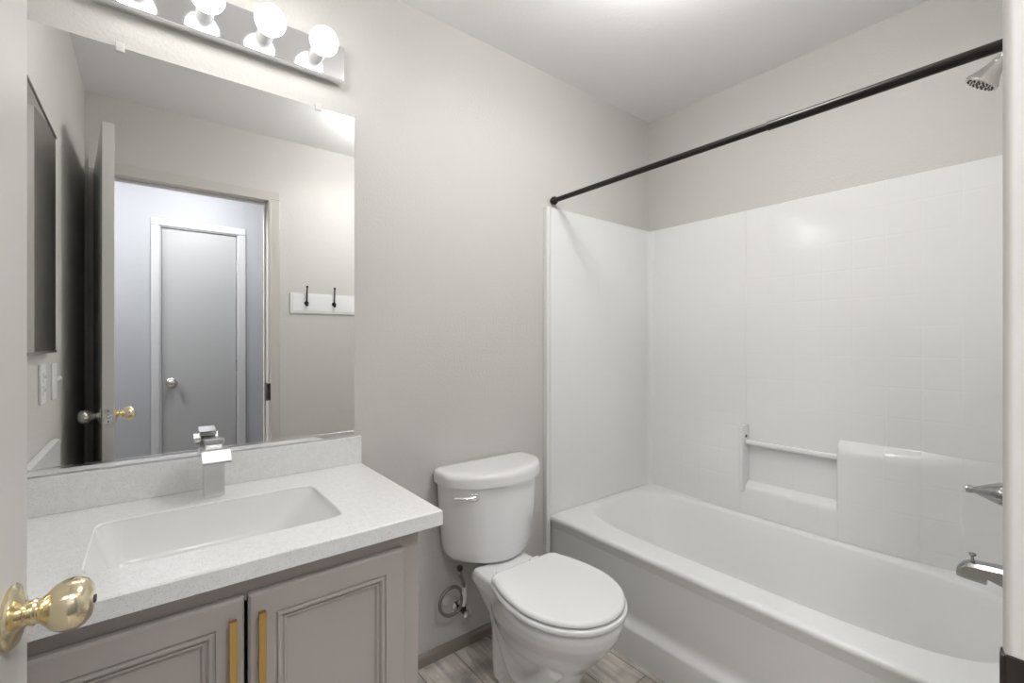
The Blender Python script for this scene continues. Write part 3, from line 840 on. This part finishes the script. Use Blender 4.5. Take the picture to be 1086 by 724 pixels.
def seat_outline(a, yfront, yback, yc, lb, off, z, nr=40):
    """ellipse front, truncated ellipse towards the hinges, rounded rear corners"""
    lf = yc - yfront
    pts = []
    half = []
    for k in range(nr + 1):
        t = pi / 2 * k / nr
        half.append(((a) * sin(t), yc - lf * cos(t)))
    yb = yback
    for k in range(1, 17):
        y = yc + (yb - yc) * k / 16
        half.append((a * sqrt(max(0, 1 - ((y - yc) / lb) ** 2)), y))
    # round the rear corner
    X, Y = half[-1]
    r = 0.030
    half = [p for p in half if not (p[1] > Y - r)]
    xe = half[-1][0]
    for k in range(1, 7):
        t = pi / 2 * k / 6
        half.append((xe - (xe - (X - r)) * (1 - cos(t)) , Y - r + r * sin(t)))
    full = half + [(-x, y) for x, y in reversed(half[1:])]
    # inward offset
    n = len(full)
    out = []
    for i in range(n):
        p, q = Vector(full[i - 1]), Vector(full[(i + 1) % n])
        d = (q - p); nn = Vector((-d.y, d.x))
        if nn.length > 1e-9: nn.normalize()
        if nn.dot(Vector((0, yc)) - Vector(full[i])) < 0: nn = -nn
        v = Vector(full[i]) + nn * off
        out.append((TC + v.x, v.y, z))
    return out
S = dict(a=0.186, yfront=-0.712, yback=-0.300, yc=-0.500, lb=0.30)
bm = B()
loft(bm, [seat_outline(off=0.006, z=0.3905, **S), seat_outline(off=0.0015, z=0.3925, **S), seat_outline(off=0.0, z=0.397, **S), seat_outline(off=0.0005, z=0.404, **S), seat_outline(off=0.006, z=0.4085, **S)])
obj('seat_ring', bm, M['seat'], toi, angle=60)
S = dict(a=0.181, yfront=-0.705, yback=-0.296, yc=-0.498, lb=0.30)
bm = B()
loft(bm, [seat_outline(off=0.006, z=0.4115, **S), seat_outline(off=0.001, z=0.4130, **S), seat_outline(off=0.0, z=0.417, **S), seat_outline(off=0.0015, z=0.4225, **S), seat_outline(off=0.006, z=0.4265, **S), seat_outline(off=0.014, z=0.4285, **S)])
obj('seat_lid', bm, M['seat'], toi, angle=60)
for sx in (-1, 1):
    bm = B(); box(bm, TC + sx * 0.075 - 0.022, TC + sx * 0.075 + 0.022, -0.300, -0.268, 0.388, 0.414, 0.006, 3)
    obj('seat_hinge', bm, M['seat'], toi)
TT = TC + 0.018
def tank_ring(z, a, yf, yb, bow=0.125, n=32):
    """flat back, nearly straight sides, bowed front with tight corners"""
    pts = []
    ys = yf + bow                     # where the sides end
    r = 0.022
    # front bow from left to right
    for k in range(n + 1):
        u = -1 + 2 * k / n
        X = a * u
        Y = yf + bow * (1 - sqrt(max(0.0, 1 - (0.86 * u) ** 2))) / (1 - sqrt(1 - 0.86 ** 2)) * 0.95
        pts.append((TT + X * 0.985, Y, z))
    for k in range(1, 7):
        t = k / 6
        pts.append((TT + a * (0.985 + 0.015 * sin(pi * t)), ys + (yb - 0.012 - ys) * t, z))
    pts.append((TT + a - 0.010, yb, z)); pts.append((TT - a + 0.010, yb, z))
    for k in range(6, 0, -1):
        t = k / 6
        pts.append((TT - a * (0.985 + 0.015 * sin(pi * t)), ys + (yb - 0.012 - ys) * t, z))
    return pts
bm = B()
loft(bm, [tank_ring(0.3895, 0.140, -0.185, -0.050), tank_ring(0.393, 0.162, -0.198, -0.035), tank_ring(0.402, 0.177, -0.207, -0.026), tank_ring(0.418, 0.187, -0.213, -0.020), tank_ring(0.445, 0.193, -0.217, -0.016), tank_ring(0.57, 0.205, -0.224, -0.014), tank_ring(0.6815, 0.212, -0.229, -0.013)])
obj('tank', bm, M['porcelain'], toi, angle=50)
bm = B()
loft(bm, [tank_ring(0.6820, 0.217, -0.234, -0.010), tank_ring(0.6845, 0.222, -0.239, -0.008), tank_ring(0.712, 0.223, -0.240, -0.008), tank_ring(0.722, 0.221, -0.238, -0.008), tank_ring(0.730, 0.216, -0.232, -0.010), tank_ring(0.7335, 0.206, -0.222, -0.014), tank_ring(0.7345, 0.180, -0.195, -0.03)])
obj('tank_lid', bm, M['porcelain'], toi, angle=50)
bm = B()
lx, lz = TT - 0.140, 0.652
ly = -0.178
nrm = Vector((-0.42, -0.90, 0)).normalized()
lathe(bm, [(0, -0.006), (0.017, -0.006), (0.0165, 0.004), (0.010, 0.009), (0.009, 0.016), (0, 0.017)], (lx, ly, lz), nrm, 24)
e = Vector((lx, ly, lz)) + nrm * 0.013
tube(bm, spline([e, e + Vector((-0.018, 0.004, -0.001)), e + Vector((-0.042, 0.016, 0.002)), e + Vector((-0.066, 0.030, 0.004))], 6), [0.0085 - 0.0050 * i / 18 for i in range(19)], 14)
ball(bm, e, 0.0095, 16)
obj('flush_lever', bm, M['chrome'], toi)

# water supply stop and looped hose
ws = thing('water_supply_valve', 'angle stop valve with looped grey hose beside the toilet', 'valve', (-1.25, -0.03, 0.165))
vx, vz = -1.262, 0.180
bm = B(); lathe(bm, [(0, 0), (0.024, 0), (0.0235, 0.003), (0.012, 0.008), (0, 0.008)], (vx + 0.004, -0.0004, vz - 0.012), (0, -1, 0), 28)
obj('escutcheon', bm, M['chrome'], ws)
bm = B(); tube(bm, [(vx + 0.004, -0.004, vz - 0.012), (vx + 0.004, -0.066, vz - 0.012)], 0.009, 16)
tube(bm, [(vx + 0.004, -0.052, vz - 0.018), (vx + 0.0, -0.054, vz + 0.016)], 0.0085, 14)
obj('valve_body', bm, M['strike'], ws)
bm = B(); lathe(bm, [(0, 0), (0.010, 0), (0.016, 0.004), (0.016, 0.010), (0.010, 0.014), (0, 0.014)], (vx + 0.004, -0.066, vz - 0.012), (0, -1, 0), 20)
obj('valve_handle', bm, M['chrome'], ws)
lc = Vector((-1.322, -0.062, 0.236)); R = 0.050
path = [Vector((vx, -0.054, vz + 0.014)), Vector((vx + 0.003, -0.056, vz + 0.03))]
loop = []
for k in range(0, 15):
    a = radians(-20 + 360 * k / 14)
    loop.append(lc + Vector((cos(a) * R, -0.010 * k / 14 + 0.004, sin(a) * R)))
up = [Vector((-1.272, -0.072, 0.262)), Vector((-1.292, -0.095, 0.315)), Vector((-1.320, -0.122, 0.355)), Vector((-1.324, -0.126, 0.386))]
bm = B(); tube(bm, spline([path[0]] + loop[:-1] + up, 5), 0.0062, 12)
hs = obj('hose', bm, M['hose'], ws)
bm = B(); tube(bm, spline([(-1.2745, -0.068, 0.205), (-1.270, -0.070, 0.235), (-1.272, -0.073, 0.262), (-1.276, -0.078, 0.284)], 5), 0.0088, 14)
t = obj('paper_tag', bm, M['tag'], hs); t['label'] = 'white wrap tag on the hose'
bm = B(); lathe(bm, [(0, 0), (0.008, 0), (0.0105, 0.006), (0.0105, 0.016), (0, 0.022)], (-1.324, -0.126, 0.376), (0, 0, 1), 12)
obj('coupling_nut', bm, M['strike'], ws)
bm = B(); lathe(bm, [(0, 0), (0.020, 0), (0.019, 0.006), (0.006, 0.010), (0, 0.010)], (-1.322, -0.016, 0.222), (0.15, -1, 0.3), 22)
t = obj('plastic_disc', bm, M['frosted'], ws); t['label'] = 'translucent plastic disc inside the hose loop'
